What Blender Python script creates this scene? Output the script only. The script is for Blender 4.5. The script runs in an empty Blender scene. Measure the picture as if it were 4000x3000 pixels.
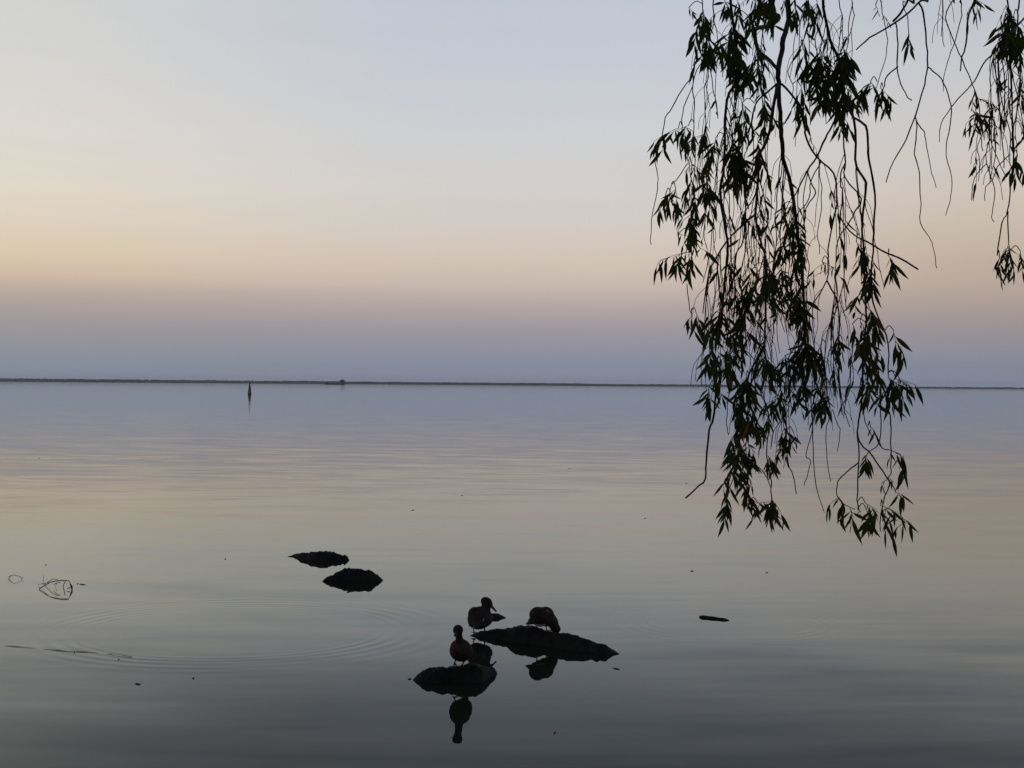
import bpy, bmesh, math, random
from mathutils import Vector, Matrix, noise as mnoise
random.seed(7)
C = bpy.context.scene.collection
sc = bpy.context.scene
V = Vector

# ------------------------------------------------------------------ camera
F_PX = 5800.0          # focal length in pixels of the 4000 px wide photograph
H_CAM = 2.5
ROLL = 0.0074
R_ = V((math.cos(ROLL), 0, math.sin(ROLL)))
U_ = V((-math.sin(ROLL), 0, math.cos(ROLL)))
F_ = V((0, 1, 0.00043)).normalized()
U_ = R_.cross(F_).normalized()
cam_d = bpy.data.cameras.new('camera')
cam_d.sensor_width = 36; cam_d.lens = 36 * F_PX / 4000
cam_d.clip_start = 0.1; cam_d.clip_end = 40000
cam = bpy.data.objects.new('camera', cam_d); C.objects.link(cam)
m = Matrix.Identity(4)
for i in range(3):
    m[i][0] = R_[i]; m[i][1] = U_[i]; m[i][2] = -F_[i]
m[2][3] = H_CAM
cam.matrix_world = m
sc.camera = cam

def P(px, py, d):
    """world point at distance d (metres along y) that lies in direction of pixel px,py"""
    v = F_ + R_ * ((px - 2000) / F_PX) + U_ * ((1500 - py) / F_PX)
    v = v * (d / v.y)
    return V((v.x, v.y, v.z + H_CAM))
def W(px, py):
    v = F_ + R_ * ((px - 2000) / F_PX) + U_ * ((1500 - py) / F_PX)
    v = v * (-H_CAM / v.z)
    return V((v.x, v.y, 0.0))

# ------------------------------------------------------------------ node helpers
class NT:
    def __init__(s, nt): s.nt = nt
    def n(s, t, **k):
        o = s.nt.nodes.new(t)
        for a, b in k.items(): setattr(o, a, b)
        return o
    def l(s, a, b): s.nt.links.new(a, b)
    def setin(s, sock, v):
        if isinstance(v, bpy.types.NodeSocket): s.l(v, sock)
        else: sock.default_value = v
    def m(s, op, a, b=0.0, c=None, clamp=False):
        o = s.n('ShaderNodeMath', operation=op, use_clamp=clamp)
        s.setin(o.inputs[0], a); s.setin(o.inputs[1], b)
        if c is not None: s.setin(o.inputs[2], c)
        return o.outputs[0]
    def maprange(s, v, a, b, c, d, interp='LINEAR'):
        o = s.n('ShaderNodeMapRange', interpolation_type=interp)
        for i, x in enumerate((v, a, b, c, d)): s.setin(o.inputs[i], x)
        return o.outputs[0]
    def mixc(s, f, a, b, mode='MIX'):
        o = s.n('ShaderNodeMix', data_type='RGBA', blend_type=mode)
        s.setin(o.inputs[0], f); s.setin(o.inputs[6], a); s.setin(o.inputs[7], b)
        return o.outputs[2]
    def ramp(s, f, stops, interp='LINEAR'):
        o = s.n('ShaderNodeValToRGB'); r = o.color_ramp; r.interpolation = interp
        while len(r.elements) > 1: r.elements.remove(r.elements[-1])
        r.elements[0].position = stops[0][0]; r.elements[0].color = stops[0][1]
        for p, c in stops[1:]:
            e = r.elements.new(p); e.color = c
        s.setin(o.inputs[0], f)
        return o.outputs[0]

def lin(c):
    c = c / 255.0
    return c / 12.92 if c <= 0.04045 else ((c + 0.055) / 1.055) ** 2.4
def srgb(r, g, b): return (lin(r), lin(g), lin(b), 1.0)

# ------------------------------------------------------------------ sky (dusk, sun already below the horizon behind the viewer)
w = bpy.data.worlds.new('World'); sc.world = w; w.use_nodes = True
N = NT(w.node_tree); w.node_tree.nodes.clear()
geo = N.n('ShaderNodeTexCoord')
sep = N.n('ShaderNodeSeparateXYZ'); N.l(geo.outputs['Generated'], sep.inputs[0])
sx, sy, sz = sep.outputs
def el(y): return (1502.5 - y) / math.hypot(F_PX, 1502.5 - y)
def skyramp(rows, top):
    st = []
    for y, c in rows: st.append((max(0.0, el(y)), srgb(*c)))
    st += top
    st.sort(key=lambda t: t[0])
    return N.ramp(sz, st, 'LINEAR')
top = [(0.34, (.34, .39, .49, 1)), (0.48, (.16, .19, .27, 1)), (0.7, (.06, .075, .12, 1)), (1.0, (.03, .04, .07, 1))]
cen = skyramp([(1502, (153, 161, 184)), (1488, (143, 149, 169)), (1440, (137, 144, 163)), (1370, (144, 149, 163)), (1290, (155, 153, 162)), (1200, (173, 166, 166)), (1155, (185, 175, 171)),
               (1110, (197, 185, 178)), (1010, (206, 194, 185)), (900, (208, 202, 196)), (760, (207, 204, 203)), (560, (203, 205, 209)), (300, (196, 200, 211)), (0, (190, 196, 210))], top)
lef = skyramp([(1502, (154, 164, 181)), (1488, (143, 152, 168)), (1440, (138, 147, 162)), (1370, (145, 150, 160)), (1290, (155, 153, 158)), (1200, (173, 164, 160)), (1155, (188, 173, 163)),
               (1110, (206, 187, 169)), (1010, (219, 203, 179)), (900, (221, 209, 193)), (760, (221, 214, 201)), (560, (218, 214, 208)), (300, (213, 212, 209)), (0, (208, 209, 207))], top)
rig = skyramp([(1502, (151, 161, 182)), (1488, (140, 148, 168)), (1440, (134, 141, 158)), (1370, (141, 145, 157)), (1290, (149, 146, 152)), (1200, (166, 157, 153)),
               (1110, (180, 166, 158)), (1010, (188, 175, 164)), (900, (195, 183, 172)), (760, (203, 193, 185)), (560, (202, 197, 195)), (300, (196, 197, 202)), (0, (186, 190, 201))], top)
az = N.m('DIVIDE', sx, N.m('MAXIMUM', sy, 0.15))
fl = N.maprange(az, -0.36, -0.02, 1.0, 0.0, 'SMOOTHSTEP')
fr = N.maprange(az, 0.05, 0.36, 0.0, 1.0, 'SMOOTHSTEP')
col = N.mixc(fr, N.mixc(fl, cen, lef), rig)
# faint unevenness of the dusk air
nz = N.n('ShaderNodeTexNoise'); nz.inputs['Scale'].default_value = 3.0; nz.inputs['Detail'].default_value = 2.0
mp = N.n('ShaderNodeMapping'); mp.inputs['Scale'].default_value = (1, 1, 7); N.l(geo.outputs['Generated'], mp.inputs[0]); N.l(mp.outputs[0], nz.inputs['Vector'])
col = N.mixc(1.0, col, N.ramp(nz.outputs[0], [(0.25, (.985, .985, .99, 1)), (0.75, (1.015, 1.012, 1.01, 1))]), 'MULTIPLY')
nz2 = N.n('ShaderNodeTexNoise'); nz2.inputs['Scale'].default_value = 5.0; nz2.inputs['Detail'].default_value = 6.0
mp2 = N.n('ShaderNodeMapping'); mp2.inputs['Scale'].default_value = (1, 1, 16); mp2.inputs['Rotation'].default_value = (.03, .04, 0); N.l(geo.outputs['Generated'], mp2.inputs[0]); N.l(mp2.outputs[0], nz2.inputs['Vector'])
col = N.mixc(1.0, col, N.ramp(nz2.outputs[0], [(0.3, (.988, .99, .995, 1)), (0.7, (1.012, 1.009, 1.006, 1))]), 'MULTIPLY')
# a small share of the physical sky, sun just on the horizon behind the camera
sky = N.n('ShaderNodeTexSky'); sky.sky_type = 'NISHITA'; sky.sun_disc = False
sky.sun_elevation = math.radians(0.0); sky.sun_rotation = math.radians(200); sky.air_density = 1.0
bg1 = N.n('ShaderNodeBackground'); N.l(col, bg1.inputs[0]); bg1.inputs[1].default_value = 0.97
bg2 = N.n('ShaderNodeBackground'); N.l(sky.outputs[0], bg2.inputs[0]); bg2.inputs[1].default_value = 0.05
add = N.n('ShaderNodeAddShader'); N.l(bg1.outputs[0], add.inputs[0]); N.l(bg2.outputs[0], add.inputs[1])
out = N.n('ShaderNodeOutputWorld'); N.l(add.outputs[0], out.inputs[0])

sc.view_settings.view_transform = 'Standard'
sc.view_settings.look = 'None'
sc.view_settings.exposure = 0.0
sc.view_settings.gamma = 1.0
sc.cycles.volume_bounces = 0
sc.cycles.max_bounces = 6

# ------------------------------------------------------------------ object helpers
def tag(o, label=None, cat=None, group=None, kind=None):
    if label: o['label'] = label
    if cat: o['category'] = cat
    if group: o['group'] = group
    if kind: o['kind'] = kind
    return o
def empty(name, loc, label, cat, group=None):
    o = bpy.data.objects.new(name, None); C.objects.link(o); o.location = loc
    o.empty_display_size = 0.1
    return tag(o, label, cat, group)
def mesh_obj(name, verts, faces, mat, parent=None, smooth=True):
    me = bpy.data.meshes.new(name); me.from_pydata([tuple(v) for v in verts], [], faces); me.update()
    if smooth:
        for p in me.polygons: p.use_smooth = True
    if mat: me.materials.append(mat)
    o = bpy.data.objects.new(name, me); C.objects.link(o)
    if parent:
        o.parent = parent
        base = parent.location.copy()
        pp = parent
        while pp.parent: pp = pp.parent; base += pp.location
        for v in me.vertices: v.co -= base
    return o
def mat(name, color, rough=0.7, spec=0.3, color2=None, scale=20.0, bump=0.0, bscale=40.0, coord='Object'):
    mt = bpy.data.materials.new(name); mt.use_nodes = True
    T = NT(mt.node_tree); b = mt.node_tree.nodes['Principled BSDF']
    b.inputs['Roughness'].default_value = rough
    b.inputs['Specular IOR Level'].default_value = spec
    tc = T.n('ShaderNodeTexCoord')
    if color2:
        n = T.n('ShaderNodeTexNoise'); n.inputs['Scale'].default_value = scale; n.inputs['Detail'].default_value = 5
        T.l(tc.outputs[coord], n.inputs['Vector'])
        c = T.ramp(n.outputs[0], [(0.35, (*color, 1)), (0.65, (*color2, 1))]); T.l(c, b.inputs['Base Color'])
    else: b.inputs['Base Color'].default_value = (*color, 1)
    if bump:
        n2 = T.n('ShaderNodeTexNoise'); n2.inputs['Scale'].default_value = bscale; n2.inputs['Detail'].default_value = 6
        T.l(tc.outputs[coord], n2.inputs['Vector'])
        bp = T.n('ShaderNodeBump'); bp.inputs['Strength'].default_value = bump; bp.inputs['Distance'].default_value = 0.02
        T.l(n2.outputs[0], bp.inputs['Height']); T.l(bp.outputs[0], b.inputs['Normal'])
    return mt
class MB:
    def __init__(s): s.v = []; s.f = []
    def add(s, vs, fs):
        o = len(s.v); s.v += [V(a) for a in vs]; s.f += [tuple(i + o for i in f) for f in fs]
    def tube(s, pts, rad, sides=6, cap=True):
        pts = [V(p) for p in pts]; n = len(pts)
        if n < 2: return
        up = None; vs = []; fs = []
        for i, p in enumerate(pts):
            t = (pts[min(i + 1, n - 1)] - pts[max(i - 1, 0)])
            if t.length < 1e-9: t = V((0, 0, -1))
            t.normalize()
            if up is None:
                up = t.orthogonal().normalized()
            else:
                up = (up - t * up.dot(t))
                up = up.normalized() if up.length > 1e-6 else t.orthogonal().normalized()
            sd = t.cross(up); r = rad(i / (n - 1)) if callable(rad) else rad
            for k in range(sides):
                a = 2 * math.pi * k / sides
                vs.append(p + up * math.cos(a) * r + sd * math.sin(a) * r)
        for i in range(n - 1):
            for k in range(sides):
                a = i * sides + k; b = i * sides + (k + 1) % sides
                fs.append((a, b, b + sides, a + sides))
        if cap:
            fs.append(tuple(range(sides))[::-1]); fs.append(tuple((n - 1) * sides + k for k in range(sides)))
        s.add(vs, fs)
    def sphere(s, c, r, seg=14, rings=9, sc=(1, 1, 1), M=None):
        vs = [V((0, 0, 1))]; fs = []
        for i in range(1, rings):
            th = math.pi * i / rings
            for k in range(seg):
                a = 2 * math.pi * k / seg
                vs.append(V((math.sin(th) * math.cos(a), math.sin(th) * math.sin(a), math.cos(th))))
        vs.append(V((0, 0, -1)))
        for k in range(seg):
            fs.append((0, 1 + k, 1 + (k + 1) % seg))
            for i in range(rings - 2):
                a = 1 + i * seg + k; b = 1 + i * seg + (k + 1) % seg
                fs.append((a, a + seg, b + seg, b))
            a = 1 + (rings - 2) * seg + k; b = 1 + (rings - 2) * seg + (k + 1) % seg
            fs.append((a, len(vs) - 1, b))
        out = []
        for v in vs:
            q = V((v.x * sc[0] * r, v.y * sc[1] * r, v.z * sc[2] * r))
            if M: q = M @ q
            out.append(q + V(c))
        s.add(out, fs)
    def box(s, x0, y0, z0, x1, y1, z1):
        vs = [(x0, y0, z0), (x1, y0, z0), (x1, y1, z0), (x0, y1, z0), (x0, y0, z1), (x1, y0, z1), (x1, y1, z1), (x0, y1, z1)]
        s.add(vs, [(0, 3, 2, 1), (4, 5, 6, 7), (0, 1, 5, 4), (1, 2, 6, 5), (2, 3, 7, 6), (3, 0, 4, 7)])
    def build(s, name, mt, parent=None, smooth=True): return mesh_obj(name, s.v, s.f, mt, parent, smooth)

def smooth_path(pts, sub=4):
    if len(pts) < 3: return [V(p) for p in pts]
    pts = [V(p) for p in pts]; outp = []
    for i in range(len(pts) - 1):
        p0 = pts[max(i - 1, 0)]; p1 = pts[i]; p2 = pts[i + 1]; p3 = pts[min(i + 2, len(pts) - 1)]
        for k in range(sub):
            t = k / sub
            outp.append(0.5 * ((2 * p1) + (p2 - p0) * t + (2 * p0 - 5 * p1 + 4 * p2 - p3) * t * t + (3 * p1 - p0 - 3 * p2 + p3) * t ** 3))
    outp.append(pts[-1]); return outp

# ------------------------------------------------------------------ water
def water_material():
    mt = bpy.data.materials.new('lake_water'); mt.use_nodes = True
    nt = mt.node_tree; nt.nodes.clear(); T = NT(nt)
    g = T.n('ShaderNodeNewGeometry'); pos = g.outputs['Position']
    s = T.n('ShaderNodeSeparateXYZ'); T.l(pos, s.inputs[0]); x, y, _ = s.outputs
    def layer(sxs, sys_, rot, detail, off):
        mp = T.n('ShaderNodeMapping'); mp.inputs['Rotation'].default_value = (0, 0, rot)
        mp.inputs['Scale'].default_value = (sxs, sys_, 1); mp.inputs['Location'].default_value = (off, off * 1.7, 0)
        mp.vector_type = 'POINT'
        # rotate first, then stretch
        vr = T.n('ShaderNodeVectorRotate', rotation_type='Z_AXIS'); T.l(pos, vr.inputs['Vector']); vr.inputs['Angle'].default_value = rot
        mp.inputs['Rotation'].default_value = (0, 0, 0); T.l(vr.outputs[0], mp.inputs[0])
        n = T.n('ShaderNodeTexNoise'); n.inputs['Scale'].default_value = 1.0; n.inputs['Detail'].default_value = detail
        n.inputs['Roughness'].default_value = 0.5; T.l(mp.outputs[0], n.inputs['Vector'])
        sp = T.n('ShaderNodeSeparateColor'); T.l(n.outputs['Color'], sp.inputs[0])
        return T.m('SUBTRACT', sp.outputs[0], 0.5), T.m('SUBTRACT', sp.outputs[1], 0.5)
    ly = T.m('LOGARITHM', T.m('MAXIMUM', y, 1.0), 10.0)        # log10 of distance from the bank
    def amp(pts):
        return T.ramp(T.m('DIVIDE', ly, 4.0), [(math.log10(a) / 4, (b, b, b, 1)) for a, b in pts])
    SC = 100.0   # ramps carry slope * 100
    A1 = amp([(9, 2.4), (14, 2.3), (17, 2.1), (20, 1.8), (32, 1.4), (60, 1.5), (200, 1.2), (4000, 1.0)])
    A2 = amp([(9, 1.5), (14, 1.4), (20, 1.1), (28, 1.8), (60, 2.2), (200, 1.5), (4000, 1.2)])
    A3 = amp([(9, .12), (16, .14), (30, .35), (60, .7), (200, 1.6), (600, 3.5), (4000, 5.0)])
    x1, y1 = layer(0.33, 0.8, 0.12, 2, 3.1)      # long lazy undulations
    x2, y2 = layer(0.7, 3.7, -0.06, 3, 11.7)     # short ripples, crests along x
    x3, y3 = layer(5.0, 15.0, 0.1, 1, 5.3)        # fine shiver
    x3b, y3b = layer(.55, .8, .4, 2, 21.3)         # where the rings are broken up
    # wind patches: where the ripples are stronger
    pm = T.n('ShaderNodeMapping'); pm.inputs['Scale'].default_value = (0.02, 0.07, 1); T.l(pos, pm.inputs[0])
    pn = T.n('ShaderNodeTexNoise'); pn.inputs['Scale'].default_value = 1.0; pn.inputs['Detail'].default_value = 3; T.l(pm.outputs[0], pn.inputs['Vector'])
    patch = T.maprange(pn.outputs[0], 0.35, 0.65, 0.45, 1.5)
    # the water lies calm in the lee of the rocks
    cx_ = T.m('SUBTRACT', x, -.1); cy_ = T.m('SUBTRACT', y, 12.6)
    dist = T.m('SQRT', T.m('ADD', T.m('MULTIPLY', cx_, cx_), T.m('MULTIPLY', cy_, cy_)))
    A1 = T.m('MULTIPLY', A1, T.maprange(dist, .6, 3.2, .22, 1.0, 'SMOOTHSTEP'))
    A2 = T.m('MULTIPLY', A2, T.maprange(dist, .6, 2.6, .42, 1.0, 'SMOOTHSTEP'))
    def sumslope(a, b, c, k):
        t = T.m('ADD', T.m('MULTIPLY', a, A1), T.m('MULTIPLY', T.m('MULTIPLY', b, A2), patch))
        t = T.m('ADD', t, T.m('MULTIPLY', c, A3))
        return T.m('MULTIPLY', t, k / SC * 2.0)
    slx = sumslope(x1, x2, x3, 0.35); sly = sumslope(y1, y2, y3, 1.0)
    bias = amp([(9, 0), (120, 0), (400, .3), (1500, .6), (4600, .6)])
    sly = T.m('SUBTRACT', sly, T.m('MULTIPLY', bias, .008))
    # rings left by something that broke the surface
    def ring(cx, cy, r0, width, lam0, grow, a):
        dx = T.m('SUBTRACT', x, cx); dy = T.m('SUBTRACT', y, cy)
        r = T.m('SQRT', T.m('ADD', T.m('MULTIPLY', dx, dx), T.m('MULTIPLY', dy, dy)))
        lam = T.m('MAXIMUM', T.m('ADD', T.m('MULTIPLY', T.m('SUBTRACT', r, r0), grow), lam0), 0.02)
        ph = T.m('MULTIPLY', T.m('LOGARITHM', lam, math.e), 2 * math.pi / grow)
        w_ = T.m('SINE', ph)
        env = T.m('MULTIPLY', T.maprange(r, r0 - 0.06, r0 + 0.1, 0, 1, 'SMOOTHSTEP'), T.maprange(r, r0 + 0.15, r0 + width, 1, 0, 'SMOOTHSTEP'))
        k = T.m('MULTIPLY', T.m('MULTIPLY', w_, env), a)
        return T.m('MULTIPLY', k, T.m('DIVIDE', dx, r)), T.m('MULTIPLY', k, T.m('DIVIDE', dy, r))
    brk = T.maprange(x3b, -.09, .12, .25, 1.35)
    for args in RINGS:
        rx, ry = ring(*args); rx = T.m('MULTIPLY', rx, brk); ry = T.m('MULTIPLY', ry, brk)
        slx = T.m('ADD', slx, rx); sly = T.m('ADD', sly, ry)
    cv = T.n('ShaderNodeCombineXYZ'); T.l(slx, cv.inputs[0]); T.l(sly, cv.inputs[1]); cv.inputs[2].default_value = 1.0
    nm = T.n('ShaderNodeVectorMath', operation='NORMALIZE'); T.l(cv.outputs[0], nm.inputs[0])
    fr_ = T.n('ShaderNodeFresnel'); fr_.inputs['IOR'].default_value = 1.333; T.l(nm.outputs[0], fr_.inputs['Normal'])
    fc = T.n('ShaderNodeFloatCurve'); cu = fc.mapping.curves[0]
    for i_, (a_, b_) in enumerate([(0, 0), (.14, .018), (.245, .110), (.285, .155), (.40, .33), (.50, .455), (.61, .57), (.8, .80), (1, 1)]):
        if i_ == 0: cu.points[0].location = (a_, b_)
        elif a_ == 1: cu.points[-1].location = (a_, b_)
        else: cu.points.new(a_, b_)
    fc.mapping.update(); T.l(fr_.outputs[0], fc.inputs['Value']); fac = fc.outputs[0]
    gl = T.n('ShaderNodeBsdfGlossy'); gl.inputs['Roughness'].default_value = 0.02; gl.inputs['Color'].default_value = (.925, .985, 1, 1)
    T.l(nm.outputs[0], gl.inputs['Normal'])
    df = T.n('ShaderNodeBsdfDiffuse'); # stronger sky reflection on the left, painted into the body colour
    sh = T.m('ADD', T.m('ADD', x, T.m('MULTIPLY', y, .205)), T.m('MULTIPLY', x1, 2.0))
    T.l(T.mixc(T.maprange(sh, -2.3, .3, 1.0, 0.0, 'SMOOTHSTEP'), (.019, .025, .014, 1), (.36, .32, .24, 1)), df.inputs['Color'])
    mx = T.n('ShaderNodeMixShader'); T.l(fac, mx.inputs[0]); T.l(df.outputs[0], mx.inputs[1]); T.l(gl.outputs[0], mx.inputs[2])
    o = T.n('ShaderNodeOutputMaterial'); T.l(mx.outputs[0], o.inputs[0])
    return mt
RINGS = [(-2.80, 14.99, 1.44, 1.25, 0.115, 0.13, 0.019),
         (2.35, 15.7, 0.75, 0.75, 0.10, 0.12, 0.010),
         (-0.05, 12.75, 0.55, 0.9, 0.10, 0.12, 0.003)]
vs = []; fs = []
ys = [3.5, 8, 12, 16, 24, 40, 80, 200, 600, 1500, 4600]
xs = [-4500, -1500, -400, -100, -30, -10, 0, 10, 30, 100, 400, 1500, 4500]
for yy in ys:
    for xx in xs: vs.append((xx, yy, 0))
nx = len(xs)
for j in range(len(ys) - 1):
    for i in range(nx - 1): fs.append((j * nx + i, j * nx + i + 1, (j + 1) * nx + i + 1, (j + 1) * nx + i))
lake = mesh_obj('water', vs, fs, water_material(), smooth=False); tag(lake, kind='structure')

# ------------------------------------------------------------------ near bank (under and behind the viewer) and far shore
m_soil = mat('bank_soil', (.05, .042, .03), .95, .1, (.03, .045, .015), 2.0, .5, 12)
vs = []; fs = []
bx = [-140 + 280 * i / 56 for i in range(57)]
by = [7.2, 6.0, 5.2, 4.4, 3.4, 2.0, 0, -4, -12, -30, -70]
bz = [-1.2, -.6, -.12, .25, .6, .82, .9, 1.1, 1.5, 2.2, 3.0]
for yy, zz in zip(by, bz):
    for xx in bx:
        k = mnoise.noise(V((xx * .15, yy * .2, 0)))
        vs.append((xx, yy + .7 * k, zz + .12 * mnoise.noise(V((xx * .5, yy * .5, 4)))))
n = len(bx)
for j in range(len(by) - 1):
    for i in range(n - 1): fs.append((j * n + i, (j + 1) * n + i, (j + 1) * n + i + 1, j * n + i + 1))
tag(mesh_obj('near_bank', vs, fs, m_soil), kind='structure')

m_farland = mat('far_land', (.04, .055, .035), .95, .1, (.06, .06, .045), .02)
vs = []; fs = []
for j, (yy, zz) in enumerate([(4450, -.6), (4560, .5), (4700, 1.2), (5290, 2.0)]):
    for i in range(41):
        xx = -4800 + 240 * i
        vs.append((xx, yy + (40 * mnoise.noise(V((xx * .002, 0, 0))) if j < 2 else 0), zz))
for j in range(3):
    for i in range(40): fs.append((j * 41 + i, j * 41 + i + 1, (j + 1) * 41 + i + 1, (j + 1) * 41 + i))
tag(mesh_obj('far_shore', vs, fs, m_farland), kind='structure')

m_wood = mat('distant_foliage', (.022, .040, .032), .9, .1, (.035, .055, .042), .02)
def clump(mb, c, r, h, n, rnd):
    """one crown built of crooked lumps of leaves"""
    for _ in range(n):
        a = rnd.uniform(0, 6.28); q = rnd.uniform(0, 1) ** .5 * r * .7
        zc = c[2] + h * rnd.uniform(.35, .85)
        mb.sphere((c[0] + math.cos(a) * q, c[1] + math.sin(a) * q, zc), r * rnd.uniform(.25, .5), 6, 4, (1, 1, rnd.uniform(.6, 1.1)))
rnd = random.Random(3)
def wood(name, y0, hfun, step):
    mb = MB(); x = -2600.0
    while x < 2600:
        h = hfun(x) * rnd.uniform(.9, 1.03)
        r = h * rnd.uniform(.5, .9)
        cz = h - r * .55
        mb.sphere((x, y0 + rnd.uniform(-30, 30), h * .45), 1.0, 7, 5, (r, r, h * .55))
        mb.sphere((x + rnd.uniform(-r, r), y0 + rnd.uniform(-30, 30), h * .3), 1.0, 6, 4, (r * .8, r * .8, h * .32))
        x += step * rnd.uniform(.6, 1.3)
    o = mb.build(name, m_wood, smooth=False)
    return tag(o, kind='stuff')
def h_back(x):
    # taller on the left, lower to the right
    t = (x + 1600) / 3200; t = min(1, max(0, t))
    return (11.5 * (1 - t) + 6.2 * t) + 1.3 * mnoise.noise(V((x * .004, 1, 0))) + .8 * mnoise.noise(V((x * .02, 5, 0)))
def h_front(x):
    t = (x + 1600) / 3200; t = min(1, max(0, t))
    return (6.0 * (1 - t) + 4.0 * t) + 1.0 * mnoise.noise(V((x * .006, 9, 0))) + .6 * mnoise.noise(V((x * .03, 2, 0)))
o = wood('distant_wood', 4850, h_back, 5.0); tag(o, 'low blue-grey belt of far trees along the opposite shore', 'wood')
o = wood('shoreline_scrub', 4600, h_front, 4.0); tag(o, 'darker low strip of scrub at the foot of the far trees', 'scrub')

# wooded islet in front of the far shore, with two taller trees
m_isl = mat('islet_earth', (.05, .055, .03), .95, .1)
m_isf = mat('islet_foliage', (.02, .032, .014), .9, .1, (.035, .05, .022), .3)
m_bark_far = mat('far_bark', (.05, .04, .03), .9, .1)
isl = W(1310, 1502.0); D_I = 2600.0
cx = P(1308, 1500, D_I).x
mb = MB(); mb.sphere((cx, D_I, -.1), 1.0, 24, 8, (19, 9, .9)); o = mb.build('islet', m_isl); tag(o, kind='structure')
mb = MB()
for _ in range(70):
    xx = cx + rnd.uniform(-17, 17); hh = rnd.uniform(1.2, 3.0)
    mb.sphere((xx, D_I + rnd.uniform(-4, 4), .4 + hh * .4), 1.0, 7, 5, (hh * .7, hh * .7, hh * .55))
o = mb.build('islet_bushes', m_isf, smooth=False); tag(o, 'dark bushes covering the small islet before the far shore', 'bushes', kind='stuff')
for (px, hh, rr, lab) in ((1337, 9.4, 4.2, 'rounded dark tree, tallest on the islet near its right end'), (1278, 5.2, 2.2, 'smaller dark tree at the left end of the islet')):
    c = P(px, 1500, D_I).x
    e = empty('islet_tree', (c, D_I, .6), lab, 'tree', 'trees on the islet')
    mb = MB(); mb.tube([(c, D_I, .3), (c + .1, D_I, hh * .35), (c - .1, D_I, hh * .7)], lambda t: .22 - .14 * t, 7); mb.build('trunk', m_bark_far, e)
    mb = MB(); clump(mb, (c, D_I, 0), rr, hh * 1.0, 46, rnd); mb.build('crown', m_isf, e, smooth=False)

# ------------------------------------------------------------------ haze: the evening air over the lake
hz = MB(); hz.box(-4900, -75, -2.5, 4900, 5320, 17)
mt = bpy.data.materials.new('evening_haze'); mt.use_nodes = True; nt = mt.node_tree; nt.nodes.clear()
pv = nt.nodes.new('ShaderNodeVolumePrincipled'); pv.inputs['Color'].default_value = (.84, .92, 1.0, 1); pv.inputs['Density'].default_value = 1.2e-4
pv.inputs['Anisotropy'].default_value = 0.0
mo = nt.nodes.new('ShaderNodeOutputMaterial'); nt.links.new(pv.outputs[0], mo.inputs['Volume'])
HAZE = True
if HAZE:
    o = hz.build('haze', mt, smooth=False); tag(o, kind='stuff')

# ------------------------------------------------------------------ channel beacon
m_rust = mat('weathered_paint', (.15, .115, .085), .8, .2, (.10, .08, .06), 3.0)
m_tar = mat('wet_dark_paint', (.03, .026, .026), .6, .4)
b0 = W(975, 1541.5)
e = empty('channel_buoy', (b0.x, b0.y, 0), 'weathered brown conical buoy floating alone far out on the lake', 'buoy')
mb = MB()
def lathe(mb, c, prof, seg=20):
    mb_v = []; f = []
    for (r, z) in prof:
        for k in range(seg):
            a = 6.28318 * k / seg; mb_v.append((c[0] + r * math.cos(a), c[1] + r * math.sin(a), c[2] + z))
    for i in range(len(prof) - 1):
        for k in range(seg):
            a = i * seg + k; b = i * seg + (k + 1) % seg; f.append((a, b, b + seg, a + seg))
    f.append(tuple(range(seg))[::-1]); f.append(tuple((len(prof) - 1) * seg + k for k in range(seg)))
    mb.add(mb_v, f)
lathe(mb, (b0.x, b0.y, 0), [(.2, -.6), (.36, -.2), (.38, .1), (.37, .28), (.31, .36)]); mb.build('float', m_tar, e)
mb = MB(); lathe(mb, (b0.x, b0.y, 0), [(.34, .362), (.31, .7), (.28, 1.1), (.23, 1.5), (.18, 1.95), (.15, 2.0)]); mb.build('cone', m_rust, e)
mb = MB(); lathe(mb, (b0.x, b0.y, 0), [(.09, 2.002), (.12, 2.1), (.12, 2.45), (.08, 2.52)]); mb.build('top_mark', m_tar, e)
mb = MB(); lathe(mb, (b0.x, b0.y, 0), [(.285, 1.0), (.315, 1.02), (.315, 1.1), (.275, 1.12)]); mb.build('hoop', m_tar, e)

# moored low boat far off behind the willow
bo = W(3175, 1524)
e = empty('moored_boat', (bo.x, bo.y, 0), 'long low brown boat far off behind the willow twigs', 'boat')
m_boat = mat('boat_wood', (.13, .095, .08), .7, .3)
m_boat2 = mat('boat_canvas', (.35, .35, .36), .8, .2)
prof = [(-4.4, .10, .75), (-3.6, .7, .68), (-1.5, 1.0, .6), (1.5, 1.0, .6), (3.4, .75, .7), (4.4, .08, .92)]
vs = []; fs = []
for (xx, hw, hh) in prof:
    vs += [(bo.x + xx * .97, bo.y - hw * .7, -.15), (bo.x + xx, bo.y - hw, hh), (bo.x + xx, bo.y - hw + .07, hh), (bo.x + xx * .97, bo.y, .12), (bo.x + xx, bo.y + hw - .07, hh), (bo.x + xx, bo.y + hw, hh), (bo.x + xx * .97, bo.y + hw * .7, -.15)]
for i in range(len(prof) - 1):
    for k in range(6): fs.append((i * 7 + k, (i + 1) * 7 + k, (i + 1) * 7 + k + 1, i * 7 + k + 1))
fs += [tuple(range(7))[::-1], tuple(35 + k for k in range(7))]
mesh_obj('hull', vs, fs, m_boat, e, smooth=False)
for xx in (-1.8, .6, 2.4):
    mb = MB(); mb.box(bo.x + xx, bo.y - .9, .42, bo.x + xx + .3, bo.y + .9, .47); mb.build('thwart', m_boat, e, False)
mb = MB(); mb.box(bo.x - 4.75, bo.y - .18, .35, bo.x - 4.42, bo.y + .18, 1.0); mb.build('outboard_motor', m_boat2, e, False)

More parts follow.
